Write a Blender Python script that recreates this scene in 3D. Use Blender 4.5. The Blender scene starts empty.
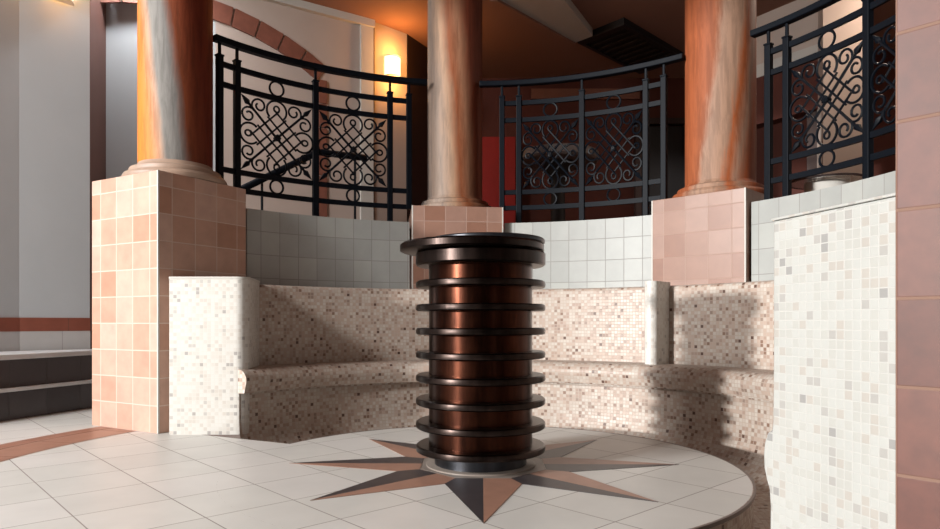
import bpy, math, random
from mathutils import Vector
random.seed(4)
S = bpy.context.scene
R = math.radians
cos, sin, pi = math.cos, math.sin, math.pi

# ------------------------------------------------------------------ camera
EYE = 0.70
cam = bpy.data.objects.new('camera', bpy.data.cameras.new('camera'))
S.collection.objects.link(cam)
cam.location = (0, 0, EYE)
cam.rotation_euler = (R(90), 0, 0)
cam.data.sensor_width = 36
cam.data.lens = 660.0 / 940.0 * 36
cam.data.shift_y = 57.5 / 940.0
cam.data.clip_start = 0.05
S.camera = cam
# ------------------------------------------------------------------ world, sun, exposure
S.view_settings.view_transform = 'Standard'
S.view_settings.look = 'None'
S.view_settings.gamma = 1
S.view_settings.use_curve_mapping = False
S.view_settings.exposure = 0.36
try:
    S.cycles.use_denoising = True
    S.cycles.diffuse_bounces = 2
except Exception:
    pass
W = bpy.data.worlds.new('world')
S.world = W
W.use_nodes = True
W.node_tree.nodes['Background'].inputs[0].default_value = (1.0, 0.78, 0.68, 1)
W.node_tree.nodes['Background'].inputs[1].default_value = 0.22

def lamp(name, kind, loc, energy, color, **kw):
    l = bpy.data.lights.new(name, kind)
    l.energy = energy
    l.color = color
    for k, v in kw.items():
        setattr(l, k, v)
    o = bpy.data.objects.new(name, l)
    S.collection.objects.link(o)
    o.location = loc
    return o

SUN = Vector((-0.80, -0.60, 0.12)).normalized()
sun = lamp('sun', 'SUN', (-6, -4, 3), 3.0, (1.0, 0.985, 0.96), angle=R(2.5))
sun.rotation_euler = SUN.to_track_quat('Z', 'Y').to_euler()
soft_fill = lamp('floor_fill_light', 'AREA', (-5.1, 0.2, 4.0), 620, (0.98, 0.98, 0.97), shape='DISK', size=1.7)  # added fill, out of view, to brighten the floor
soft_fill.rotation_euler = (Vector((-5.1, 0.2, 4.0)) - Vector((-1.0, 2.6, 0))).to_track_quat('Z', 'Y').to_euler()

stair = lamp('stair_fill_light', 'AREA', (-2.88, 5.88, 4.06), 22, (0.97, 0.98, 1.0), shape='DISK', size=.35)  # added fill that lifts the grey stair wall; no fixture modelled
gal = lamp('gallery_fill_light', 'AREA', (3.7, 5.6, 4.06), 26, (1.0, 0.80, 0.66), shape='DISK', size=.35)  # added warm fill for the dim right gallery, source unseen
# ------------------------------------------------------------------ helpers
CX, CY = 0.064, 3.25                       # centre of the round room

def P(a, r, z=None):
    x, y = CX + r * cos(R(a)), CY + r * sin(R(a))
    return (x, y) if z is None else (x, y, z)

def ang(px, r):
    """bearing (from the room's centre) at which the sight line of image column px meets the circle r, far side"""
    k = (px - 470) / 660.0
    A, B, Cc = 1 + k * k, -2 * (k * CX + CY), CX * CX + CY * CY - r * r
    t = (-B + math.sqrt(B * B - 4 * A * Cc)) / (2 * A)
    return math.degrees(math.atan2(t - CY, k * t - CX))

class MB:
    def __init__(s):
        s.v, s.f, s.uv, s.mi = [], [], [], []
        s.m = 0
    def face(s, pts, uvs=None):
        b = len(s.v)
        s.v += [tuple(p) for p in pts]
        s.f.append(tuple(range(b, b + len(pts))))
        if uvs is None:
            n = (Vector(pts[1]) - Vector(pts[0])).cross(Vector(pts[2]) - Vector(pts[0]))
            ax = max(range(3), key=lambda i: abs(n[i]))
            i, j = [(1, 2), (0, 2), (0, 1)][ax]
            uvs = [(p[i], p[j]) for p in pts]
        s.uv.append(list(uvs))
        s.mi.append(s.m)
        return s
    def grid(s, rows, us, vs, closed=False):
        """rows[i][j] points with shared vertices; us[j], vs[i] the uvs"""
        b = len(s.v)
        nr, nc = len(rows), len(rows[0])
        for r in rows:
            s.v += [tuple(p) for p in r]
        for i in range(nr - 1):
            for j in range(nc - 1 if not closed else nc):
                k = (j + 1) % nc
                s.f.append((b + i * nc + j, b + i * nc + k, b + (i + 1) * nc + k, b + (i + 1) * nc + j))
                s.uv.append([(us[j], vs[i]), (us[j + 1], vs[i]), (us[j + 1], vs[i + 1]), (us[j], vs[i + 1])])
                s.mi.append(s.m)
        return s
    def box(s, c, d, rz=0):
        x, y, z = d[0] / 2, d[1] / 2, d[2] / 2
        ca, sa = cos(rz), sin(rz)
        def T(a, b_, c_):
            return (c[0] + a * ca - b_ * sa, c[1] + a * sa + b_ * ca, c[2] + c_)
        p = [T(-x, -y, -z), T(x, -y, -z), T(x, y, -z), T(-x, y, -z), T(-x, -y, z), T(x, -y, z), T(x, y, z), T(-x, y, z)]
        for q, (du, dv) in (((0, 1, 5, 4), (2 * x, 2 * z)), ((1, 2, 6, 5), (2 * y, 2 * z)), ((2, 3, 7, 6), (2 * x, 2 * z)),
                            ((3, 0, 4, 7), (2 * y, 2 * z)), ((4, 5, 6, 7), (2 * x, 2 * y)), ((3, 2, 1, 0), (2 * x, 2 * y))):
            s.face([p[i] for i in q], [(0, 0), (du, 0), (du, dv), (0, dv)])
        return s
    def prism(s, poly, z0, z1, u0=0.0, caps=True):
        """poly counter-clockwise; uv = running length, height"""
        u = u0
        n = len(poly)
        for i in range(n):
            a, b = poly[i], poly[(i + 1) % n]
            L = math.hypot(b[0] - a[0], b[1] - a[1])
            s.face([(a[0], a[1], z0), (b[0], b[1], z0), (b[0], b[1], z1), (a[0], a[1], z1)], [(u, z0), (u + L, z0), (u + L, z1), (u, z1)])
            u += L
        if caps:
            s.face([(p[0], p[1], z1) for p in poly], [(p[0], p[1]) for p in poly])
            s.face([(p[0], p[1], z0) for p in reversed(poly)], [(p[0], p[1]) for p in reversed(poly)])
        return s
    def lathe(s, c, prof, n=48, seam=90):
        """prof (r, z) from bottom to top; u runs 0..1 from the seam, v = z"""
        rows = []
        for r, z in prof:
            rows.append([(c[0] + r * cos(R(seam) + 2 * pi * j / n), c[1] + r * sin(R(seam) + 2 * pi * j / n), z) for j in range(n)])
        s.grid(rows, [j / n for j in range(n + 1)], [z for r, z in prof], closed=True)
        for row, r, up in ((rows[0], prof[0][0], False), (rows[-1], prof[-1][0], True)):
            if r > 1e-4:
                q = row if up else row[::-1]
                s.face(q, [(p[0], p[1]) for p in q])
        return s
    def arc(s, prof, a0, a1, n, rref=2.0, caps=True):
        """revolve an open profile (r, z) about the room's axis between bearings; uv in metres"""
        A = [a0 + (a1 - a0) * i / n for i in range(n + 1)]
        L = [0]
        for i in range(1, len(prof)):
            L.append(L[-1] + math.hypot(prof[i][0] - prof[i - 1][0], prof[i][1] - prof[i - 1][1]))
        s.grid([[P(a, r, z) for a in A] for r, z in prof], [R(a) * rref for a in A], [prof[0][1] + l for l in L])
        return s
    def ring(s, r0, r1, z0, z1, a0, a1, n, rref=None):
        """solid curved bar"""
        rref = rref or r0
        prof = [(r1, z0), (r0, z0), (r0, z1), (r1, z1), (r1, z0)]
        A = [a0 + (a1 - a0) * i / n for i in range(n + 1)]
        for (ra, za), (rb, zb) in zip(prof[:-1], prof[1:]):
            va, vb = (za, zb) if ra == rb else (za + ra, za + rb)
            s.grid([[P(a, ra, za) for a in A], [P(a, rb, zb) for a in A]], [R(a) * rref for a in A], [va, vb])
        for a in (a0, a1):
            q = [P(a, r0, z0), P(a, r1, z0), P(a, r1, z1), P(a, r0, z1)]
            s.face(q, [(r0, z0), (r1, z0), (r1, z1), (r0, z1)])
        return s
    def tube(s, pts, rad, n=6, closed=False):
        pts = [Vector(p) for p in pts]
        m = len(pts)
        rows, up = [], None
        rads = rad if isinstance(rad, (list, tuple)) else [rad] * m
        for i, p in enumerate(pts):
            t = (pts[(i + 1) % m] - pts[i - 1]) if closed else (pts[min(i + 1, m - 1)] - pts[max(i - 1, 0)])
            t.normalize()
            if up is None:
                up = Vector((0, 0, 1)) if abs(t.z) < .9 else Vector((1, 0, 0))
                if abs(t.y) < .5 and abs(Vector((0, 1, 0)).dot(t)) < .9:
                    up = Vector((0, 1, 0))
            side = t.cross(up).normalized()
            up = side.cross(t).normalized()
            rows.append([p + rads[i] * (cos(2 * pi * k / n) * side + sin(2 * pi * k / n) * up) for k in range(n)])
        if closed:
            rows.append(rows[0])
        s.grid(rows, [k / n for k in range(n + 1)], [i * .05 for i in range(len(rows))], closed=True)
        if not closed:
            s.face(rows[0][::-1])
            s.face(rows[-1])
        return s
    def build(s, name, mat, parent=None, smooth=None, bevel=0):
        me = bpy.data.meshes.new(name)
        if parent is not None:
            off = Vector(parent['_w'])
        else:
            xs, ys, zs = zip(*s.v)
            off = Vector(((min(xs) + max(xs)) / 2, (min(ys) + max(ys)) / 2, min(zs)))
        me.from_pydata([Vector(v) - off for v in s.v], [], s.f)
        uvl = me.uv_layers.new(name='UVMap')
        i = 0
        for q in s.uv:
            for c in q:
                uvl.data[i].uv = c
                i += 1
        mats = mat if isinstance(mat, (list, tuple)) else [mat]
        for m_ in mats:
            me.materials.append(m_)
        for p, k in zip(me.polygons, s.mi):
            p.material_index = k
        import bmesh
        bm = bmesh.new()
        bm.from_mesh(me)
        bmesh.ops.remove_doubles(bm, verts=bm.verts, dist=1e-5)
        bmesh.ops.recalc_face_normals(bm, faces=bm.faces)
        bm.to_mesh(me)
        bm.free()
        if smooth is not None:
            me.shade_smooth()
            me.set_sharp_from_angle(angle=R(smooth))
        o = bpy.data.objects.new(name, me)
        S.collection.objects.link(o)
        if parent is not None:
            o.parent = parent
            o['_w'] = list(off)
        else:
            o.location = off
            o['_w'] = list(off)
        if bevel:
            b = o.modifiers.new('bevel', 'BEVEL')
            b.width = bevel
            b.segments = 2
            b.limit_method = 'ANGLE'
            b.angle_limit = R(40)
        return o

def thing(name, label, cat, loc, group=None, kind=None):
    o = bpy.data.objects.new(name, None)
    S.collection.objects.link(o)
    o.empty_display_size = .1
    o.location = loc
    o['_w'] = list(loc)
    o['label'], o['category'] = label, cat
    if group: o['group'] = group
    if kind: o['kind'] = kind
    return o

def tag(o, label, cat, group=None, kind=None):
    o['label'], o['category'] = label, cat
    if group: o['group'] = group
    if kind: o['kind'] = kind
    return o

def struct(o, label=None, cat=None):
    o['kind'] = 'structure'
    if label: o['label'] = label
    if cat: o['category'] = cat
    return o

# ------------------------------------------------------------------ materials
def srgb(r, g, b):
    f = lambda c: (c / 255 / 12.92) if c / 255 <= .04045 else ((c / 255 + .055) / 1.055) ** 2.4
    k = .68
    return (f(r) * k, f(g) * k, f(b) * k, 1)

class NT:
    def __init__(s, name):
        s.mat = bpy.data.materials.new(name)
        s.mat.use_nodes = True
        s.t = s.mat.node_tree
        s.bsdf = s.t.nodes['Principled BSDF']
    def n(s, typ, **kw):
        nd = s.t.nodes.new('ShaderNode' + typ)
        for k, v in kw.items():
            setattr(nd, k, v)
        return nd
    def l(s, a, b):
        s.t.links.new(a, b)
    def math(s, op, a, b=None):
        nd = s.n('Math', operation=op)
        for i, x in enumerate((a, b)):
            if x is None: continue
            if isinstance(x, (int, float)): nd.inputs[i].default_value = x
            else: s.l(x, nd.inputs[i])
        return nd.outputs[0]
    def mix(s, fac, a, b, blend='MIX'):
        nd = s.n('Mix', data_type='RGBA', blend_type=blend)
        for i, x in ((0, fac), (6, a), (7, b)):
            if isinstance(x, (int, float)): nd.inputs[i].default_value = x
            elif isinstance(x, tuple): nd.inputs[i].default_value = x
            else: s.l(x, nd.inputs[i])
        return nd.outputs[2]
    def ramp(s, fac, stops, interp='LINEAR'):
        nd = s.n('ValToRGB')
        cr = nd.color_ramp
        cr.interpolation = interp
        while len(cr.elements) < len(stops):
            cr.elements.new(.5)
        for e, (p, c) in zip(cr.elements, sorted(stops, key=lambda q: q[0])):
            e.position = p
            e.color = c
        s.l(fac, nd.inputs[0])
        return nd.outputs[0]
    def noise(s, vec, scale, detail=3, rough=.55, out=0, dist=0):
        nd = s.n('TexNoise')
        nd.inputs['Scale'].default_value = scale
        nd.inputs['Detail'].default_value = detail
        nd.inputs['Roughness'].default_value = rough
        nd.inputs['Distortion'].default_value = dist
        if vec is not None: s.l(vec, nd.inputs['Vector'])
        return nd.outputs[out]
    def bump(s, h, strength, dist=.01):
        nd = s.n('Bump')
        nd.inputs['Strength'].default_value = strength
        nd.inputs['Distance'].default_value = dist
        s.l(h, nd.inputs['Height'])
        s.l(nd.outputs[0], s.bsdf.inputs['Normal'])

def tile_mat(name, su, sv, gw, palette, grout, rough=.35, mottle=.12, bump=.3, off=(0, 0), mscale=9, spec=.5):
    t = NT(name)
    uv = t.n('UVMap').outputs[0]
    sep = t.n('SeparateXYZ'); t.l(uv, sep.inputs[0])
    U = t.math('DIVIDE', t.math('ADD', sep.outputs[0], off[0]), su)
    V = t.math('DIVIDE', t.math('ADD', sep.outputs[1], off[1]), sv)
    cu, cv = t.math('FLOOR', U), t.math('FLOOR', V)
    cmb = t.n('CombineXYZ'); t.l(cu, cmb.inputs[0]); t.l(cv, cmb.inputs[1])
    wn = t.n('TexWhiteNoise', noise_dimensions='2D'); t.l(cmb.outputs[0], wn.inputs['Vector'])
    col = t.ramp(wn.outputs['Value'], palette, 'CONSTANT')
    obj = t.n('TexCoord').outputs['Object']
    no = t.noise(obj, mscale, 4)
    m = t.ramp(no, [(.3, (1 - mottle,) * 3 + (1,)), (.7, (1 + mottle * .3,) * 3 + (1,))])
    col = t.mix(1.0, col, m, 'MULTIPLY')
    fu, fv = t.math('FRACT', U), t.math('FRACT', V)
    du = t.math('MULTIPLY', t.math('MINIMUM', fu, t.math('SUBTRACT', 1, fu)), su)
    dv = t.math('MULTIPLY', t.math('MINIMUM', fv, t.math('SUBTRACT', 1, fv)), sv)
    d = t.math('MINIMUM', du, dv)
    mr = t.n('MapRange'); t.l(d, mr.inputs[0])
    mr.inputs[1].default_value = gw * .5; mr.inputs[2].default_value = gw * .5 + max(.0008, gw * .35)
    k = mr.outputs[0]
    t.l(t.mix(k, grout, col), t.bsdf.inputs['Base Color'])
    rr = t.n('MapRange'); t.l(k, rr.inputs[0])
    rr.inputs[3].default_value = .85; rr.inputs[4].default_value = rough
    t.l(rr.outputs[0], t.bsdf.inputs['Roughness'])
    t.bsdf.inputs['Specular IOR Level'].default_value = spec
    t.bump(k, bump, .003)
    return t.mat

def plain(name, col, rough=.6, metal=0, var=.1, scale=6, bump=0, bscale=60, spec=.5, stretch=(1, 1, 1)):
    t = NT(name)
    obj = t.n('TexCoord').outputs['Object']
    mp = t.n('Mapping'); t.l(obj, mp.inputs[0]); mp.inputs['Scale'].default_value = stretch
    no = t.noise(mp.outputs[0], scale, 4)
    c = t.mix(1.0, col, t.ramp(no, [(.3, (1 - var,) * 3 + (1,)), (.7, (1 + var * .5,) * 3 + (1,))]), 'MULTIPLY')
    t.l(c, t.bsdf.inputs['Base Color'])
    t.bsdf.inputs['Roughness'].default_value = rough
    t.bsdf.inputs['Metallic'].default_value = metal
    t.bsdf.inputs['Specular IOR Level'].default_value = spec
    if bump:
        t.bump(t.noise(mp.outputs[0], bscale, 3), bump, .004)
    return t.mat

def emis(name, col, strength):
    t = NT(name)
    t.bsdf.inputs['Base Color'].default_value = col
    t.bsdf.inputs['Emission Color'].default_value = col
    t.bsdf.inputs['Emission Strength'].default_value = strength
    return t.mat

def marble(name, stops, slope, warp=.05, grain=.25, fine=5):
    """veined stone: bands run round the shaft (u) and lean with height (slope)"""
    t = NT(name)
    uv = t.n('UVMap').outputs[0]
    sep = t.n('SeparateXYZ'); t.l(uv, sep.inputs[0])
    obj = t.n('TexCoord').outputs['Object']
    mp = t.n('Mapping'); t.l(obj, mp.inputs[0]); mp.inputs['Scale'].default_value = (1, 1, .45)
    n1 = t.noise(mp.outputs[0], 3.0, 5, .6)
    mp2 = t.n('Mapping'); t.l(obj, mp2.inputs[0]); mp2.inputs['Scale'].default_value = (1, 1, .12)
    mp2.inputs['Rotation'].default_value = (0, math.atan(slope * 1.6), 0)
    n2 = t.noise(mp2.outputs[0], 26, 6, .65, dist=.4)
    f = t.math('ADD', sep.outputs[0], t.math('MULTIPLY', t.math('SUBTRACT', sep.outputs[1], 1.83), slope))
    f = t.math('ADD', f, t.math('MULTIPLY', t.math('SUBTRACT', n1, .5), warp * 2))
    f = t.math('ADD', f, t.math('MULTIPLY', t.math('SUBTRACT', n2, .5), warp * 1.1))
    col = t.ramp(f, stops)
    col = t.mix(1.0, col, t.ramp(n2, [(.40, (1 - grain,) * 3 + (1,)), (.58, (1.06,) * 3 + (1,))]), 'MULTIPLY')
    t.l(col, t.bsdf.inputs['Base Color'])
    t.bsdf.inputs['Roughness'].default_value = .62
    t.bsdf.inputs['Specular IOR Level'].default_value = .25
    t.bump(n2, .35, .01)
    return t.mat

CREAM, BEIGE, TAN = srgb(222, 211, 199), srgb(214, 199, 186), srgb(190, 164, 148)
GREYT, BROWN, DARKB = srgb(178, 166, 158), srgb(150, 118, 100), srgb(104, 74, 62)
WHITE = srgb(240, 237, 230)
mosaic_bench = tile_mat('mosaic_bench', .0235, .0235, .0028, [(0, CREAM), (.2, BEIGE), (.5, srgb(207, 184, 168)), (.76, TAN), (.91, srgb(168, 144, 129)), (.962, BROWN), (.988, DARKB)], srgb(205, 188, 174), .45, .08, .35, mscale=5)
mosaic_pale_lit = tile_mat('mosaic_pale_lit', .0235, .0235, .0022, [(0, WHITE), (.45, srgb(234, 229, 220)), (.76, srgb(228, 220, 210)), (.9, srgb(212, 207, 200)), (.965, srgb(190, 185, 180))], srgb(238, 234, 226), .4, .05, .3, mscale=5)  # whiter copy of the pale mosaic: stronger light put into the colour
mosaic_wall = tile_mat('mosaic_pale_dim', .0235, .0235, .0022, [(0, srgb(200, 201, 196)), (.5, srgb(196, 196, 190)), (.76, srgb(193, 188, 180)), (.88, srgb(183, 181, 176)), (.965, srgb(166, 165, 162))], srgb(202, 201, 196), .4, .05, .3, mscale=5)  # same pale mosaic made dimmer: weaker light put into the colour
TERRA = [(0, srgb(220, 174, 152)), (.28, srgb(224, 182, 162)), (.6, srgb(216, 168, 145)), (.78, srgb(227, 188, 170)), (.93, srgb(209, 156, 130))]
terra_tile = tile_mat('terracotta_tile', .173, .173, .005, TERRA, srgb(234, 206, 190), .4, .14, .3, off=(.173 * 50 - .10, .0))
terra_pink = tile_mat('pink_terracotta_tile', .173, .173, .004, [(0, srgb(168, 128, 110)), (.4, srgb(160, 117, 98)), (.75, srgb(173, 136, 120))], srgb(184, 154, 140), .4, .10, .25, off=(.173 * 50 - .10, .03))
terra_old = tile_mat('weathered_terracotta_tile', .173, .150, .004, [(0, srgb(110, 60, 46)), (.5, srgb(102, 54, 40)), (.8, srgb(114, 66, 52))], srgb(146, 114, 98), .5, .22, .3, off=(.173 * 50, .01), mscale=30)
white_tile = tile_mat('white_wall_tile', .150, .173, .0035, [(0, srgb(188, 190, 186)), (.4, srgb(183, 185, 181)), (.8, srgb(193, 195, 190))], srgb(160, 157, 153), .5, .06, .25, off=(15, .012))
floor_tile = tile_mat('floor_tile', .343, .343, .0035, [(0, srgb(240, 238, 232)), (.35, srgb(235, 233, 227)), (.7, srgb(243, 240, 235))], srgb(165, 156, 150), .42, .07, .15, off=(34.3, 34.3), mscale=4)
brown_tile = tile_mat('brown_band_tile', .345, .15, .004, [(0, srgb(150, 84, 66)), (.5, srgb(160, 92, 74)), (.8, srgb(142, 78, 62))], srgb(120, 84, 72), .4, .15, .2, off=(34.5, .0))
arch_brown = plain('arch_brown_stone', srgb(150, 92, 74), .6, var=.2, scale=9)
inlay_terra = plain('inlay_terracotta', srgb(182, 138, 118), .4, var=.12, scale=12)
inlay_dark = plain('inlay_slate', srgb(74, 68, 70), .4, var=.2, scale=14)
inlay_grey = plain('inlay_grey_stone', srgb(158, 146, 137), .4, var=.1, scale=10)
grout_pale = plain('grout_pale', srgb(210, 204, 196), .7)
plaster = plain('plaster_grey_white', srgb(198, 203, 206), .85, var=.04, scale=2, bump=.08, bscale=90)
plaster_pink = plain('plaster_pinkish', srgb(214, 196, 184), .85, var=.05, scale=2, bump=.08, bscale=90)
plaster_red = plain('plaster_red_brown', srgb(96, 46, 34), .85, var=.12, scale=2)
panel_red = plain('deep_red', srgb(170, 26, 18), .7, var=.1)  # even deep red base colour
ceil_mat = plain('ceiling_plaster', srgb(168, 122, 102), .85, var=.05, scale=1.5)
cream_paint = plain('cream_paint', srgb(224, 220, 212), .7, var=.03)
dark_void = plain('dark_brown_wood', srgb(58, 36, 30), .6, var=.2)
reveal_mat = plain('reveal_brown', srgb(112, 74, 64), .7, var=.1, scale=4)
iron = plain('wrought_iron', srgb(9, 16, 25), .5, metal=0, spec=.14, var=.15, scale=30)
iron_flat = plain('wrought_iron_bar', srgb(9, 16, 25), .55, metal=0, spec=.12, var=.15, scale=20)
slab_stone = plain('grey_stone_slab', srgb(240, 242, 244), .35, var=.05, scale=5)
dark_tile = tile_mat('plinth_tile', .30, .25, .004, [(0, srgb(92, 86, 88)), (.5, srgb(84, 78, 80))], srgb(66, 62, 62), .2, .08, .2, off=(30, 0.02))  # dark grey tile on the plinth
vent_black = plain('vent_black', srgb(26, 22, 22), .6, var=.1)
vent_frame = plain('vent_frame_grey', srgb(40, 36, 36), .5, var=.1)
glass_rim = plain('table_rim_steel', srgb(120, 110, 108), .25, metal=.8, var=.05)

def stove_metal(name, base, dark, rough, metal):
    t = NT(name)
    obj = t.n('TexCoord').outputs['Object']
    mp = t.n('Mapping'); t.l(obj, mp.inputs[0]); mp.inputs['Scale'].default_value = (1, 1, .12)
    n1 = t.noise(mp.outputs[0], 22, 6, .65)
    n2 = t.noise(obj, 4, 4)
    c = t.ramp(t.math('ADD', t.math('MULTIPLY', n1, .6), t.math('MULTIPLY', n2, .4)), [(.35, dark), (.62, base)])
    t.l(c, t.bsdf.inputs['Base Color'])
    t.bsdf.inputs['Metallic'].default_value = metal
    t.bsdf.inputs['Roughness'].default_value = rough
    t.bump(n1, .12, .004)
    return t.mat
stove_rust = stove_metal('rusted_steel', srgb(78, 45, 33), srgb(34, 19, 15), .28, 1.0)
stove_dark = stove_metal('dark_cast_iron', srgb(72, 61, 57), srgb(40, 34, 32), .30, 1.0)
stove_black = stove_metal('blackened_steel', srgb(70, 72, 78), srgb(40, 40, 44), .35, .7)

m_left = marble('marble_orange_white', [(0, srgb(196, 104, 50)), (.26, srgb(226, 160, 110)), (.31, srgb(232, 130, 48)), (.42, srgb(236, 138, 56)), (.465, srgb(226, 140, 72)), (.51, srgb(204, 162, 134)), (.535, srgb(150, 146, 140)), (.595, srgb(140, 136, 132)), (.635, srgb(140, 72, 42)), (.75, srgb(126, 50, 30)), (1, srgb(170, 84, 50))], .095, .035, .25)  # orange and grey veins; the brown right side is shade painted in
m_mid = marble('marble_tan_grey', [(0, srgb(150, 104, 84)), (.28, srgb(152, 140, 132)), (.36, srgb(176, 154, 138)), (.43, srgb(160, 140, 126)), (.50, srgb(182, 146, 118)), (.55, srgb(150, 84, 50)), (.60, srgb(164, 116, 88)), (.66, srgb(126, 62, 40)), (1, srgb(120, 66, 48))], .06, .045, .2)
m_right = marble('marble_orange_tan', [(0, srgb(150, 80, 50)), (.26, srgb(176, 96, 58)), (.32, srgb(172, 98, 62)), (.36, srgb(178, 142, 120)), (.44, srgb(176, 138, 114)), (.48, srgb(168, 88, 46)), (.53, srgb(164, 126, 104)), (.585, srgb(160, 80, 42)), (.64, srgb(140, 84, 60)), (.72, srgb(118, 56, 34)), (1, srgb(110, 56, 42))], -.09, .06, .22)

# ------------------------------------------------------------------ the setting: floor
TH = R(43)
def fuv(p):
    return (p[0] * cos(TH) + p[1] * sin(TH) - .576, -p[0] * sin(TH) + p[1] * cos(TH) - 2.716)
RP = 1.225                                  # edge of the round raised platform
A_L, A_R = 153.9, 297.0                      # the foot channel runs from A_R-360 round the back to A_L
fl = MB()
N = 120
disc = [P(360 * i / N, RP, 0) for i in range(N)]
fl.face(disc, [fuv(p) for p in disc])
def sector(mb, r0, r1, a0, a1, n, z, uvf=fuv):
    for i in range(n):
        b0, b1 = a0 + (a1 - a0) * i / n, a0 + (a1 - a0) * (i + 1) / n
        q = [P(b0, r0, z), P(b0, r1, z), P(b1, r1, z), P(b1, r0, z)]
        mb.face(q, [uvf(p) for p in q])
sector(fl, RP, 2.42, A_L, A_R, 60, 0)
sector(fl, 2.42, 9.0, 116, A_R, 60, 0)
struct(fl.build('floor', floor_tile))
pr = MB().arc([(RP, -.2), (RP, -.012), (RP + .006, -.010), (RP + .006, -.001), (RP - .004, .0005)], A_R - 360, A_L, 100, RP)
struct(pr.build('platform_riser', mosaic_bench, smooth=40))
lip = MB().ring(RP - .001, RP + .009, -.014, .001, A_R - 360, A_L, 100)
struct(lip.build('trim_1', plain('edge_strip_grey', srgb(120, 104, 98), .4), smooth=40))
ch = MB().ring(RP - .02, 1.78, -.24, -.2, A_R - 360, A_L, 90)
struct(ch.build('floor_foot_channel', mosaic_bench))
for a in (A_L, A_R):
    pass
def end_wall(a):
    q = [P(a, RP, -.2), P(a, 1.78, -.2), P(a, 1.78, 0), P(a, RP, 0)]
    return q
ew = MB()
for a, s_ in ((A_L, 1), (A_R, -1)):
    p = [P(a, RP), P(a, 1.78), P(a + s_ * 1.5, 1.78), P(a + s_ * 1.5, RP)]
    ew.prism(p, -.2, -.002)
struct(ew.build('channel_end', mosaic_bench))
band = MB()
sector(band, 2.41, 2.79, 152.5, 228, 40, .0015, lambda p: (math.atan2(p[1] - CY, p[0] - CX) * 2.6, math.hypot(p[0] - CX, p[1] - CY) * .3))
struct(band.build('trim_2', tile_mat('floor_band_tile', .42, .9, .004, [(0, srgb(190, 140, 118)), (.5, srgb(182, 130, 108))], srgb(150, 110, 92), .4, .12, .15, off=(42, .1))))

# star medallion inlaid in the floor round the stove
med = thing('star_medallion', 'eight-pointed star of slate and terracotta inlaid in the floor around the stove', 'floor inlay', (CX, CY, 0))
STAR0 = -91.0
for k in range(8):
    a = STAR0 + 45 * k
    z0, z1 = .0008, .0022
    sp = MB()
    rin = .325
    for sgn, mi in ((-1, 0), (1, 1)):
        sp.m = mi
        q = [P(a, .30), P(a, .96), P(a + sgn * 22.5, .435), P(a + sgn * 22.5, rin)]
        if sgn < 0: q = q[::-1]
        sp.prism(q, z0, z1)
    so = sp.build('star_point', [inlay_dark, inlay_terra], med)
g = MB().lathe((CX, CY), [(.322, .0008), (.322, .0026)], 8, seam=STAR0 + 22.5)
g.build('centre_stone', inlay_grey, med)

# ------------------------------------------------------------------ walls and gallery
ZT = 1.53
for nm, b0, b1 in (('wall_right_side', -42, 35.0), ('wall_back_right', 53.75, 84.4), ('wall_back_left', 104.25, ang(248.5, 2.3) + .3)):
    struct(MB().ring(2.30, 2.46, .966, ZT, b0, b1, 50).build(nm, white_tile, smooth=35))

ZC = 4.10
gf = MB()
ringpts = [P(a, 2.46) for a in range(-42, 140, 3)]
outer = [(-2.5, 6.62), (-1.09, 7.52), (-.5, 8.2), (-.1, 9.35), (3.4, 9.35), (6.6, 8.0), (6.6, 1.5)]
poly = ringpts + outer
gf.prism(poly, 1.36, 1.50)
struct(gf.build('floor_gallery', plain('gallery_floor_stone', srgb(130, 96, 82), .5)))
ce = MB().box((0.6, 4.7, ZC + .06), (12, 10.4, .12))
struct(ce.build('ceiling', ceil_mat))

def wall_seg(mb, a, b, z0, z1, th=.15):
    """a to b with the visible side on the right-hand (front) side; thickness goes behind"""
    dx, dy = b[0] - a[0], b[1] - a[1]
    L = math.hypot(dx, dy)
    nx, ny = -dy / L * th, dx / L * th
    mb.prism([a, b, (b[0] + nx, b[1] + ny), (a[0] + nx, a[1] + ny)], z0, z1)
WB0, WB1 = (-3.62, 5.30), (-3.26, 5.66)
WC0, WC1 = (-3.42, 6.20), (-2.53, 6.56)
WD = (-1.10, 7.48)
wl = MB()
wall_seg(wl, (-4.30, 4.1), WB0, 0, ZC, .3)
wall_seg(wl, WB0, WB1, 0, ZC, .18)
struct(wl.build('wall_left', plaster))
rv = MB()
wall_seg(rv, (WB1[0] + .001, WB1[1]), WC0, 0, ZC, .1)
struct(rv.build('trim_3', reveal_mat))
wc0 = MB()
wall_seg(wc0, WC0, WC1, 0, ZC)
struct(wc0.build('wall_stair', plaster))
wc = MB()
wall_seg(wc, WC1, WD, 0, ZC)
struct(wc.build('wall_gallery_left', plaster_pink))
wd = MB()
wall_seg(wd, (WD[0] + .02, WD[1]), (-.745, 7.79), 1.5, ZC)
struct(wd.build('wall_niche', plaster_pink))
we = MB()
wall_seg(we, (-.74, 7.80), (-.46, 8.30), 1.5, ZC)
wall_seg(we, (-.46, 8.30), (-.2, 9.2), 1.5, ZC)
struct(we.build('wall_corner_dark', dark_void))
wb = MB()
wall_seg(wb, (-.3, 9.2), (3.2, 9.2), 1.5, ZC)
wall_seg(wb, (3.2, 9.2), (6.5, 7.6), 1.5, ZC)
struct(wb.build('wall_gallery_back', plaster_red))
wr = MB()
wall_seg(wr, (6.4, 8), (6.4, -3.0), 0, ZC)
struct(wr.build('wall_right', plaster_pink))
wf = MB()
wall_seg(wf, (6.5, -2.6), (-.6, -2.6), 0, ZC)
struct(wf.build('wall_front', dark_void))
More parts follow.
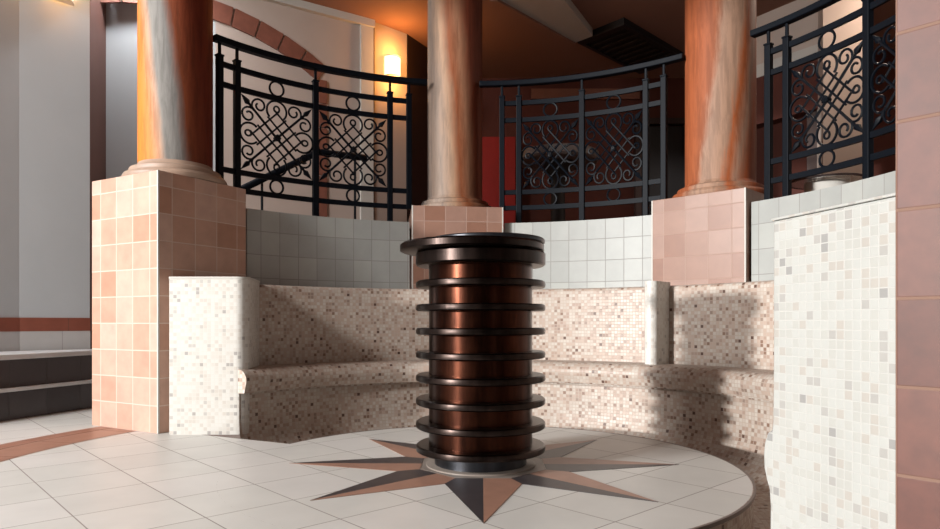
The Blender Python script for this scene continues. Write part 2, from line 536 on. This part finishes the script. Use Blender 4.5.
# cream corner strip on the left gallery wall
cs = MB().box((WD[0] - .065, WD[1] - .055, (1.5 + ZC) / 2), (.15, .05, ZC - 1.5), math.atan2(.92, 1.43))
struct(cs.build('trim_4', cream_paint))
# cornice along the top of the left gallery wall
dxy = Vector((WD[0] - WC1[0], WD[1] - WC1[1], 0)); LW = dxy.length; dxy.normalize(); nxy = Vector((dxy.y, -dxy.x, 0))
mid = (Vector((*WC1, 0)) + Vector((*WD, 0))) / 2
co = MB().box((mid.x + nxy.x * .03, mid.y + nxy.y * .03, ZC - .04), (LW, .06, .08), math.atan2(dxy.y, dxy.x))
struct(co.build('trim_5', cream_paint))
# blind arch of brown voussoirs on that wall
def wpt(s, h, off=.02):
    return (WC1[0] + dxy.x * s + nxy.x * off, WC1[1] + dxy.y * s + nxy.y * off, h)
ar = MB()
S0, H0, RO, RI = -.30, 1.32, 2.586, 2.395
aend = math.degrees(math.acos(1.45 / RO)); nst = 13
def arch_block(mb, o0, o1, i0, i1):
    f = [wpt(*i0), wpt(*i1), wpt(*o1), wpt(*o0)]
    b = [wpt(*i0, -.01), wpt(*i1, -.01), wpt(*o1, -.01), wpt(*o0, -.01)]
    mb.face(f); mb.face(b[::-1])
    for i in range(4):
        j = (i + 1) % 4
        mb.face([f[i], f[j], b[j], b[i]])
for i in range(nst):
    t0 = R(aend + (132 - aend) * i / nst) + .004
    t1 = R(aend + (132 - aend) * (i + 1) / nst) - .004
    arch_block(ar, (S0 + RO * cos(t0), H0 + RO * sin(t0)), (S0 + RO * cos(t1), H0 + RO * sin(t1)),
               (S0 + RI * cos(t0), H0 + RI * sin(t0)), (S0 + RI * cos(t1), H0 + RI * sin(t1)))
so_, si_ = S0 + RO * cos(R(aend)), S0 + RI * cos(R(aend)) + .02
zt = H0 + RI * sin(R(aend)) + .02
for i in range(7):
    z0 = 1.5 + (zt - 1.5) * i / 7 + .006; z1 = 1.5 + (zt - 1.5) * (i + 1) / 7 - .006
    arch_block(ar, (so_, z1), (so_, z0), (si_, z1), (si_, z0))
ao = struct(ar.build('trim_6', arch_brown))

# ceiling beam in the gallery
struct(MB().prism([(.28, 6.75), (.95, 6.75), (1.42, 7.64), (1.25, 7.82)], ZC - .09, ZC - .002).build('ceiling_beam', cream_paint))
struct(MB().prism([(.20, 6.75), (.28, 6.75), (1.25, 7.82), (1.20, 7.86)], ZC - .115, ZC - .002).build('trim_7', ceil_mat))

# left low area: wall tiling above the stone bench
def along(a, b, off, z0, z1, th=.012):
    d = Vector((b[0] - a[0], b[1] - a[1])).normalized(); n = Vector((d.y, -d.x))
    A = (a[0] + n.x * off, a[1] + n.y * off); B = (b[0] + n.x * off, b[1] + n.y * off)
    return [A, B, (B[0] - n.x * th, B[1] - n.y * th), (A[0] - n.x * th, A[1] - n.y * th)]
wt, bt = MB(), MB()
for a, b in (((-4.30, 4.1), WB0), (WB0, WB1)):
    wt.prism(along(a, b, .012, 0, 0), .40, .625)
    bt.prism(along(a, b, .014, 0, 0, .014), .625, .735)
struct(wt.build('trim_8', tile_mat('low_white_tile', .30, .24, .004, [(0, srgb(206, 204, 202))], srgb(176, 172, 170), .35, .04, .2, off=(30, .06))))
struct(bt.build('trim_9', brown_tile))

# ------------------------------------------------------------------ mosaic bench ring
bn = thing('mosaic_bench', 'long curved mosaic tiled bench built around the round platform', 'bench', (CX, CY, -.2), kind='thing')
A0, A1 = -62.5, 150.5
prof = [(1.50, -.199), (1.56, -.185), (1.63, -.14), (1.69, -.07), (1.715, 0), (1.72, .08), (1.72, .258)]
base = MB().arc(prof, A0, A1, 150, 1.72)
base.build('bench_base', mosaic_bench, bn, smooth=50)
nose = [(1.74, .256), (1.675, .258)]
for i in range(9):
    t = R(200 - 110 * i / 8)
    nose.append((1.725 + .068 * cos(t), .335 + .07 * sin(t)))
nose += [(1.80, .405), (1.90, .404), (2.03, .402)]
st = MB().arc(nose, A0, A1, 150, 1.72)
for a in (A0, A1):
    q = [P(a, r, z) for r, z in nose] + [P(a, 2.03, .256)]
    st.face(q, [(r, z) for r, z in nose] + [(2.03, .256)])
st.build('seat', mosaic_bench, bn, smooth=50)
bp = [(2.0, .40), (2.0, .93), (2.006, .948), (2.02, .958), (2.04, .962), (2.34, .963), (2.34, .40)]
bk = MB().arc(bp, A0, 139.8, 150, 2.0)
bk.build('backrest', mosaic_bench, bn, smooth=40)
# armrest-like end block by the tall pedestal, rounded inner corner
def rounded(c, r, t0, t1, n=7):
    return [(c[0] + r * cos(R(t0 + (t1 - t0) * i / n)), c[1] + r * sin(R(t0 + (t1 - t0) * i / n))) for i in range(n + 1)]
lp = [(-1.868, 4.10)] + rounded((-1.457, 4.165), .065, -90, 0) + [(-1.452, 4.55), (-1.62, 4.70), (-1.868, 4.262)]
eb = MB().prism(lp, -.0, .968)
eb.build('end_block', mosaic_pale_lit, bn, smooth=50)
cap = MB().prism([(-1.869, 4.096)] + rounded((-1.457, 4.165), .069, -90, 0) + [(-1.448, 4.55), (-1.62, 4.70), (-1.868, 4.262)], .968, .982)
cap.build('end_block_cap', cream_paint, bn, smooth=50)
# divider post
ad = ang(649, 1.78)
dv = MB()
pts = []
def rt(a, r, dt):
    x, y = P(a, r); return (x - sin(R(a)) * dt, y + cos(R(a)) * dt)
w_ = .046
pl = [rt(ad, 2.02, w_)] + [rt(ad, 1.82, w_)]
for i in range(8):
    t = R(90 - 180 * i / 7)
    dt_, dr_ = w_ * sin(t), -w_ * cos(t) * .8
    pl.append(rt(ad, 1.815 + dr_, dt_))
pl += [rt(ad, 1.82, -w_), rt(ad, 2.02, -w_)]
dv.prism(pl, .40, .985)
dv.build('divider_post', mosaic_pale_lit, bn, smooth=50)
# right end wall with the bench profile along its edge
F0, F1 = Vector((.817, 1.78)), Vector((.965, 1.26))
fd = (F1 - F0).normalized()
fn = Vector((-fd.y, fd.x))                   # away from the camera side (to the right)
LP = (F1 - F0).length
edge = [(-.016, -.2), (-.014, .0), (-.012, .20), (-.016, .245), (-.026, .268), (-.036, .30), (-.038, .335), (-.034, .368), (-.022, .398), (-.006, .408), (-.002, .43), (0, .6), (0, .972)]
outline = edge + [(LP * .865, .972), (LP * .865, -.2)]
rp = MB()
def fp(u, z, k):
    q = F0 + fd * u + fn * k
    return (q.x, q.y, z)
TW = .13
rp.face([fp(u, z, 0) for u, z in outline][::-1], outline[::-1])
kx = lambda u: u if u < LP * .8 else LP * .75
rp.face([fp(kx(u), z, TW) for u, z in outline], outline)
for (u0, z0), (u1, z1) in zip(outline, outline[1:] + outline[:1]):
    rp.face([fp(u0, z0, 0), fp(u1, z1, 0), fp(kx(u1), z1, TW), fp(kx(u0), z0, TW)], [(0, z0), (0, z1), (TW, z1), (TW, z0)])
rp.build('end_wall', mosaic_wall, bn, bevel=.006)
q = [F0 + fd * u + fn * k for u, k in ((-.003, -.004), (LP * .865, -.004), (LP * .75, TW), (-.003, TW))]
MB().prism([(p.x, p.y) for p in q][::-1], .972, .979).build('end_wall_cap', mosaic_wall, bn, bevel=.002)

# ------------------------------------------------------------------ pedestals and columns
PEDS = []
def pedestal(A, e1, e2, s1, s2, z0, z1, mat, label, edge_white=True):
    A = Vector(A); e1 = Vector(e1).normalized(); e2 = Vector(e2).normalized()
    c = A + e1 * s1 / 2 + e2 * s2 / 2
    PEDS.append((c, e1, e2, s1, s2, z1))
    t = thing('pedestal', label, 'pedestal', (c.x, c.y, z0), 'square tiled column pedestals', kind='thing')
    pts = [A, A + e2 * s2, A + e2 * s2 + e1 * s1, A + e1 * s1]
    mb = MB()
    # every face centred on its own tiles
    ar2 = sum(p.x * q.y - q.x * p.y for p, q in zip(pts, pts[1:] + pts[:1]))
    if ar2 < 0: pts = pts[::-1]
    for p, q in zip(pts, pts[1:] + pts[:1]):
        L = (q - p).length
        mb.face([(p.x, p.y, z0), (q.x, q.y, z0), (q.x, q.y, z1), (p.x, p.y, z1)], [(0, z0), (L, z0), (L, z1), (0, z1)])
    mb.face([(p.x, p.y, z1) for p in pts]); mb.face([(p.x, p.y, z0) for p in pts[::-1]])
    mb.build('tiled_block', mat, t, bevel=.004)
    if edge_white:
        for q in ((A,) if z0 == 0 else (A, A + e2 * s2)):
            w = q + (e1 + (e2 if q is A else -e2)) * .0035
            MB().box((w.x, w.y, (z0 + z1) / 2), (.010, .010, z1 - z0 - .002), math.atan2(e2.y, e2.x)).build('corner_trim', cream_paint, t)
    return t, c

def column(c, z0, r, mat, label, bmat=None):
    t = thing('column', label, 'column', (c[0], c[1], z0), 'veined marble columns', kind='thing')
    pb = [(r * 1.38, z0 + .0005), (r * 1.40, z0 + .012), (r * 1.40, z0 + .03), (r * 1.36, z0 + .046), (r * 1.27, z0 + .05), (r * 1.23, z0 + .056), (r * 1.24, z0 + .066),
          (r * 1.22, z0 + .085), (r * 1.13, z0 + .094), (r * 1.06, z0 + .098), (r * 1.02, z0 + .112), (r * 1.0, z0 + .125)]
    MB().lathe(c, pb, 56).build('column_base', bmat or mat, t, smooth=30)
    n = 10
    ps = [(r * (1 - .0 * i), z0 + .125 + (ZC - .002 - z0 - .125) * i / n) for i in range(n + 1)]
    MB().lathe(c, ps, 64).build('shaft', mat, t, smooth=40)
    return t

# left
p1, c1 = pedestal((-1.95, 4.125), (-.872, .49), (.49, .872), .70, .70, 0, 1.652, terra_tile, 'tall terracotta tiled pedestal standing on the floor beside the bench end')
column((-2.045, 4.59), 1.652, .240, m_left, 'column with orange and white veins on the tall terracotta pedestal at left', plain('column_base_stone', srgb(188, 160, 140), .5, var=.2, scale=8))
# middle
A = Vector((-.473, 5.38)); B = Vector((.274, 5.476)); e = (B - A).normalized()
p2, c2 = pedestal(A, (-e.y, e.x), e, .72, (B - A).length, .966, 1.652, terra_pink, 'short pink tiled pedestal directly behind the iron stove')
column((-.132, 5.80), 1.652, .240, m_mid, 'tan and grey marble column rising behind the iron stove')
# right
A = Vector((1.389, 5.044)); B = Vector((1.896, 4.54)); e = (B - A).normalized()
p3, c3 = pedestal(A, (-e.y, e.x), e, .70, (B - A).length, .966, 1.627, terra_pink, 'short pink tiled pedestal above the mosaic divider post at right')
column((1.915, 5.055), 1.627, .256, m_right, 'orange streaked marble column on the right short pedestal')
# near right
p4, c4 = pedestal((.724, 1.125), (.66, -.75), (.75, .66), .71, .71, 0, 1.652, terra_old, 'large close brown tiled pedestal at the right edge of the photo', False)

# ------------------------------------------------------------------ stove
SX = CX - .012
sv = thing('sauna_stove', 'cylindrical rusty iron stove with stacked cooling fins on the star medallion', 'stove', (SX, CY, .0026))
MB().lathe((SX, CY), [(.268, .0026), (.268, .008), (.262, .010)], 64).build('floor_plate', inlay_grey, sv, smooth=30)
MB().lathe((SX, CY), [(.226, .010), (.226, .075)], 64).build('base_drum', stove_black, sv, smooth=30)
MB().lathe((SX, CY), [(.254, .075), (.254, .985)], 72).build('body', stove_rust, sv, smooth=30)
for i in range(8):
    z = .088 + .1135 * i
    t = .033
    pf = [(.2545, z - t / 2), (.310, z - t / 2), (.317, z - t / 2 + .005), (.318, z), (.316, z + t / 2 - .005), (.309, z + t / 2), (.2545, z + t / 2)]
    MB().lathe((SX, CY), pf, 72).build('cooling_fin', stove_dark, sv, smooth=35)
MB().lathe((SX, CY), [(.255, .972), (.308, .972), (.318, .980), (.318, 1.030), (.310, 1.040), (.2, 1.040)], 72).build('top_collar', stove_dark, sv, smooth=35)
MB().lathe((SX - .042, CY - .01), [(.34, 1.040), (.352, 1.046), (.352, 1.072), (.342, 1.081)], 72).build('lid_plate', stove_dark, sv, smooth=35)
MB().lathe((SX + .03, CY), [(.28, 1.081), (.285, 1.085), (.285, 1.099), (.278, 1.105)], 72).build('lid', stove_black, sv, smooth=35)

# ------------------------------------------------------------------ railings
RR = 2.40
ZH, Z1, Z2, Z3, Z4 = 2.735, 2.565, 2.42, 1.805, 1.672
def rail_section(label, angs, h0, h1, group='wrought iron gallery railings'):
    a_mid = sum(angs) / len(angs)
    t = thing('railing', label, 'railing', P(a_mid, RR, ZT + .001), group)
    n = 28
    # handrail
    MB().ring(RR - .03, RR + .03, ZH - .022, ZH + .022, h0, h1, 40).build('handrail', iron_flat, t, smooth=35, bevel=.006)
    for z in (Z1, Z2, Z3, Z4):
        MB().ring(RR - .011, RR + .011, z - .019, z + .019, angs[0], angs[-1], n).build('rail', iron_flat, t, smooth=35)
    for a in angs:
        p = MB()
        x, y = P(a, RR)
        zb = ZT + .001
        for pp_ in PEDS:                      # a post over a pedestal stands on the pedestal
            d = Vector((x, y)) - pp_[0]
            if abs(d.dot(pp_[1])) < pp_[3] / 2 + .03 and abs(d.dot(pp_[2])) < pp_[4] / 2 + .03:
                zb = pp_[5] + .001
        p.box((x, y, (zb + Z1 + .05) / 2), (.044, .044, Z1 + .05 - zb), R(a))
        p.box((x, y, Z1 + .056), (.052, .052, .014), R(a))
        p.box((x, y, (Z1 + ZH) / 2 + .01), (.020, .020, ZH - Z1 - .05), R(a))
        p.build('post', iron_flat, t, bevel=.004)
    for i in (1, 2):
        b0, b1 = angs[i], angs[i + 1]
        am = (b0 + b1) / 2
        for z, rad in (((Z1 + Z2) / 2, (Z1 - Z2) / 2 - .016), ((Z3 + Z4) / 2, (Z3 - Z4) / 2 - .014)):
            pts = []
            for k in range(24):
                th = 2 * pi * k / 24
                d = rad * cos(th)
                pts.append(P(am + math.degrees(d / RR), RR, z + rad * sin(th)))
            MB().tube(pts, .0085, 6, closed=True).build('ring', iron, t, smooth=50)
        hz = (Z2 - Z3) / 2 - .019
        zc = (Z2 + Z3) / 2
        ha = (b1 - b0) / 2 - (1 if b1 > b0 else -1) * math.degrees(.022 / RR)
        def M(u, v, off=0):
            return P(am + ha * u, RR + off, zc + hz * v)
        sc = MB()
        def path(q, r, off=0):
            sc.tube([M(u, v, off) for u, v in q], r, 5)
        for sx in (-1, 1):
            path([(-.86 * sx, -.86), (0, 0), (.86 * sx, .86)], .010, .004 * sx)
        # lattice rods joining the four loops
        for k in range(4):
            ca, sa = [(1, 0), (0, 1), (-1, 0), (0, -1)][k]
            rot = lambda u, v: (u * ca - v * sa, u * sa + v * ca)
            path([rot(-.07, .73), rot(.73, -.07)], .0078, .005 if k % 2 else -.005)
            path([rot(-.26, .53), rot(.53, -.26)], .0078, .005 if k % 2 else -.005)
            c0 = (0, .74)
            path([rot(c0[0] + .075 * cos(2 * pi * j / 12), c0[1] + .035 + .082 * sin(2 * pi * j / 12)) for j in range(13)], .0078)
            path([rot(c0[0] + .27 * cos(R(-45 + 270 * j / 22)), c0[1] - .01 + .265 * sin(R(-45 + 270 * j / 22))) for j in range(23)], .0085)
            for sx in (-1, 1):
                sp = []
                for j in range(23):
                    th = R(-50 + 455 * j / 22)
                    rr_ = .215 * (1 - .68 * j / 22)
                    sp.append(rot(sx * (.475 + rr_ * cos(th)), .765 + rr_ * sin(th)))
                path(sp, .0082)
        so2 = sc.build('scroll_panel', iron, t, smooth=50)
        ro = MB()
        x, y, z = M(0, 0)
        for j in range(8):
            th = 2 * pi * j / 8
            ro.tube([M(0, 0, -.02), M(.09 * cos(th), .09 * sin(th), -.02)], [.016, .007], 5)
        ro.tube([P(am, RR - .034, zc), P(am, RR + .02, zc)], [.012, .02], 8)
        ro.build('rosette', iron, so2, smooth=50)
        for sx in (-1, 1):
            for sy in (-1, 1):
                MB().tube([M(.74 * sx, .74 * sy), M(.80 * sx, .80 * sy), M(.97 * sx, .97 * sy)], [.006, .022, .002], 6).build('spearhead', iron, so2, smooth=50)
    return t
def clear(c, r, side):
    d = math.hypot(c[0] - CX, c[1] - CY)
    th = math.degrees(math.atan2(c[1] - CY, c[0] - CX))
    k = (d * d + RR * RR - r * r) / (2 * d * RR)
    return th + side * math.degrees(math.acos(max(-1, min(1, k))))
CL, CM, CR_ = (-2.045, 4.59), (-.132, 5.80), (1.915, 5.055)
a1 = [ang(p, RR) for p in (219.5, 237, 315.5, 390, 409)]
rail_section('black scrollwork railing between the left column and the column behind the stove', a1, clear(CL, .25, -1), ang(427, RR))
a2 = [ang(p, RR) for p in (502, 519, 582, 646, 664)]
rail_section('dark bluish scrollwork railing in front of the dim gallery, above the stove', a2, clear(CM, .26, -1), clear(CR_, .275, 1))
a3 = [ang(p, RR) for p in (768.6, 787, 868)]
a3 += [a3[2] + (a3[2] - a3[1]), a3[2] + (a3[2] - a3[1]) + (a3[1] - a3[0])]
rail_section('scrollwork railing at right, rising toward the close brown pedestal', a3, ang(752, RR), a3[-1] - 3)

# ------------------------------------------------------------------ left stone bench
F = [(-3.42, 4.12), (-3.28, 4.60), (-3.07, 5.33), (-3.00, 5.60)]
Bk = [(-3.235, 5.60), (-3.585, 5.25), (-4.24, 4.12)]
sb = thing('stone_bench', 'low bench with pale grey stone slab against the left wall', 'bench', (-3.4, 4.9, 0.001))
MB().prism(F + Bk, .432, .470).build('seat_slab', slab_stone, sb, bevel=.005)
F2 = [(x - .03, y + .005) for x, y in F]
MB().prism(F2 + Bk, .001, .432).build('plinth', dark_tile, sb)
F3 = [(x + .012, y) for x, y in F]
MB().prism(F3 + [(x - .06, y) for x, y in F3[::-1]], .205, .232).build('foot_ledge', slab_stone, sb, bevel=.004)

# ------------------------------------------------------------------ lamps
amber = emis('lamp_glass_amber', (1.0, .55, .18, 1), 5)
def sconce(pos, n, w, h, label, power, col=(1, .42, .10)):
    n = Vector((n[0], n[1], 0)).normalized(); tt = Vector((-n.y, n.x, 0))
    p = Vector(pos)
    t = thing('wall_lamp', label, 'wall lamp', pos, 'glowing wall lamps')
    def half(z0, z1, r0, r1, m=10):
        mb = MB()
        rows = []
        for r, z in ((r0, z0), (r1, z1)):
            rows.append([p + n * (.004 + r * sin(pi * k / m)) + tt * (r * cos(pi * k / m)) + Vector((0, 0, z)) for k in range(m + 1)])
        mb.grid(rows, [k * .03 for k in range(m + 1)], [0, .2])
        mb.face(rows[0][::-1]); mb.face(rows[1])
        mb.face([rows[0][0], rows[1][0], rows[1][-1], rows[0][-1]])
        return mb
    half(-h / 2 + .012, h / 2 - .012, w / 2, w / 2).build('glass_shade', amber, t, smooth=40)
    half(-h / 2, -h / 2 + .012, w / 2 + .008, w / 2 + .008).build('bottom_rim', cream_paint, t, smooth=40)
    half(h / 2 - .012, h / 2, w / 2 + .008, w / 2 + .008).build('top_rim', cream_paint, t, smooth=40)
    for dz in (h / 2 + .06, -h / 2 - .06):
        q = p + n * (w / 2 + .05) + Vector((0, 0, dz))
        lamp('lamp_bulb', 'POINT', q, power, col, shadow_soft_size=.05)
sconce((-.905, 7.615, 3.63), (.66, -.75), .20, .235, 'bright amber wall lamp glowing on the upper gallery wall', 7)
sconce((-3.43, 5.47, 3.50), (.7, -.71), .24, .28, 'amber wall lamp high on the grey left wall, at the top edge', 1.0)

# ------------------------------------------------------------------ gallery furnishings
# stair handrail behind the left railing
def at(px, y, d):
    return ((px - 470) / 660 * d, d, EYE + (322 - y) / 660 * d)
sh = thing('stair_handrail', 'dark sloping stair handrail seen through the left railing', 'handrail', at(300, 214, 6.25))
MB().tube([at(232, 194, 5.9), at(318, 152, 6.3), at(366, 158, 6.6)], .034, 8).build('rail_bar', iron_flat, sh, smooth=50)
for px, y, d in ((318, 152, 6.3), (355, 157, 6.5), (262, 180, 6.05)):
    x, yy, z = at(px, y, d)
    MB().tube([(x, yy, 1.501), (x, yy, z - .02)], .012, 6).build('baluster', iron_flat, sh, smooth=50)
# red panel behind the middle column
rpn = MB().box((.30, 8.9, 2.35), (.62, .05, 1.68))
tag(rpn.build('red_panel', panel_red), 'deep red panel glimpsed between the middle column and railing', 'wall panel')
# dark doorway in the gallery back wall
dw = thing('gallery_doorway', 'dark doorway in the gallery wall just left of the right column', 'doorway', (2.66, 9.10, 1.501))
MB().box((2.66, 9.15, 2.45), (.62, .06, 1.9)).build('door_leaf', vent_black, dw)
fr = MB().box((2.32, 9.13, 2.48), (.08, .10, 1.95)).box((3.00, 9.13, 2.48), (.08, .10, 1.95)).box((2.66, 9.13, 3.47), (.76, .10, .08))
fr.build('door_frame', dark_void, dw)
# pale frieze band on back wall
fz = MB().box((1.6, 9.16, 3.86), (1.5, .06, .14))
struct(fz.build('trim_10', plain('frieze_paint', srgb(140, 90, 70), .8)))
# tall table with dark pedestal in the dim gallery
tb = thing('bar_table', 'tall grey-topped table on a dark pedestal in the dim gallery', 'table', (.92, 6.9, 1.501))
MB().lathe((.92, 6.9), [(.40, 2.36), (.42, 2.38), (.42, 2.45), (.41, 2.46)], 40).build('table_top', plain('table_grey', srgb(120, 108, 104), .5), tb, smooth=35)
MB().lathe((.92, 6.9), [(.24, 1.501), (.24, 1.53), (.08, 1.58), (.07, 2.1), (.12, 2.3), (.2, 2.36)], 32).build('table_pedestal', vent_black, tb, smooth=40)
# low glass coffee table at right
gx, gy = at(827, 178, 5.5)[:2]
ct = thing('coffee_table', 'low round table with glass top and white drum base behind the right railing', 'table', (gx, gy, 1.501))
gm = NT('table_glass')
gm.bsdf.inputs['Base Color'].default_value = (.9, .95, .95, 1)
gm.bsdf.inputs['Transmission Weight'].default_value = 1
gm.bsdf.inputs['Roughness'].default_value = .03
MB().lathe((gx, gy), [(.17, 1.501), (.17, 1.86)], 32).build('drum_base', cream_paint, ct, smooth=35)
MB().lathe((gx, gy), [(.285, 1.862), (.285, 1.876)], 40).build('glass_top', gm.mat, ct, smooth=35)
ringp = [(gx + .288 * cos(2 * pi * k / 40), gy + .288 * sin(2 * pi * k / 40), 1.869) for k in range(40)]
MB().tube(ringp, .010, 6, closed=True).build('top_rim', glass_rim, ct, smooth=50)
# right gallery: pink pilaster, pale lintel, brown dado
px0, px1 = at(823, 100, 6.4), at(872, 100, 6.2)
pp = MB().prism([(px0[0], px0[1]), (px1[0], px1[1]), (px1[0] + .2, px1[1] + .5), (px0[0] + .2, px0[1] + .5)], 1.501, ZC)
struct(pp.build('wall_pilaster', plaster_pink))
ln = MB()
q0, q1 = at(752, 100, 7.4), at(828, 100, 6.7)
ln.prism([q0[:2], q1[:2], (q1[0] + .15, q1[1] + .2), (q0[0] + .15, q0[1] + .2)], 3.42, 3.56)
struct(ln.build('trim_11', cream_paint))
ln2 = MB().prism([q0[:2], q1[:2], (q1[0] + .1, q1[1] + .14), (q0[0] + .1, q0[1] + .14)], 2.9, 3.42)
struct(ln2.build('wall_lintel', plaster_red))
struct(MB().prism([q0[:2], q1[:2], (q1[0] + .1, q1[1] + .14), (q0[0] + .1, q0[1] + .14)], 3.56, ZC).build('wall_over_lintel', plaster_pink))
jb = MB().prism([at(807, 100, 6.95)[:2], at(824, 100, 6.8)[:2], (at(824, 100, 6.8)[0] + .1, 7.0), (at(807, 100, 6.95)[0] + .1, 7.15)], 1.501, 2.9)
struct(jb.build('trim_12', dark_void))
# ceiling vent
v0, v1, v2 = Vector((1.28, 7.85)), Vector((1.717, 7.36)), Vector((2.27, 8.83))
v3 = v1 + (v2 - v0)
vt = thing('ceiling_vent', 'large dark rectangular vent panel on the gallery ceiling', 'ceiling vent', ((v0.x + v3.x) / 2, (v0.y + v3.y) / 2, ZC - .10))
def inset(k):
    c = (v0 + v1 + v2 + v3) / 4
    return [tuple(c + (p - c) * k) for p in (v0, v1, v3, v2)]
MB().prism(inset(1.0), ZC - .06, ZC - .001).build('vent_housing', vent_black, vt)
o_, i_ = inset(1.0), inset(.86)
fm = MB()
for a in range(4):
    b = (a + 1) % 4
    fm.prism([o_[a], o_[b], i_[b], i_[a]], ZC - .085, ZC - .06)
fm.build('vent_frame', vent_frame, vt)
sl = MB()
A_, B_, C_, D_ = [Vector(p) for p in i_]
for k in range(1, 9):
    f = k / 9
    p, q = A_.lerp(D_, f), B_.lerp(C_, f)
    w = (D_ - A_).normalized() * .02
    sl.prism([tuple(p - w), tuple(q - w), tuple(q + w), tuple(p + w)], ZC - .078, ZC - .062)
sl.build('louvre', vent_frame, vt)

for o in S.objects:
    if '_w' in o: del o['_w']
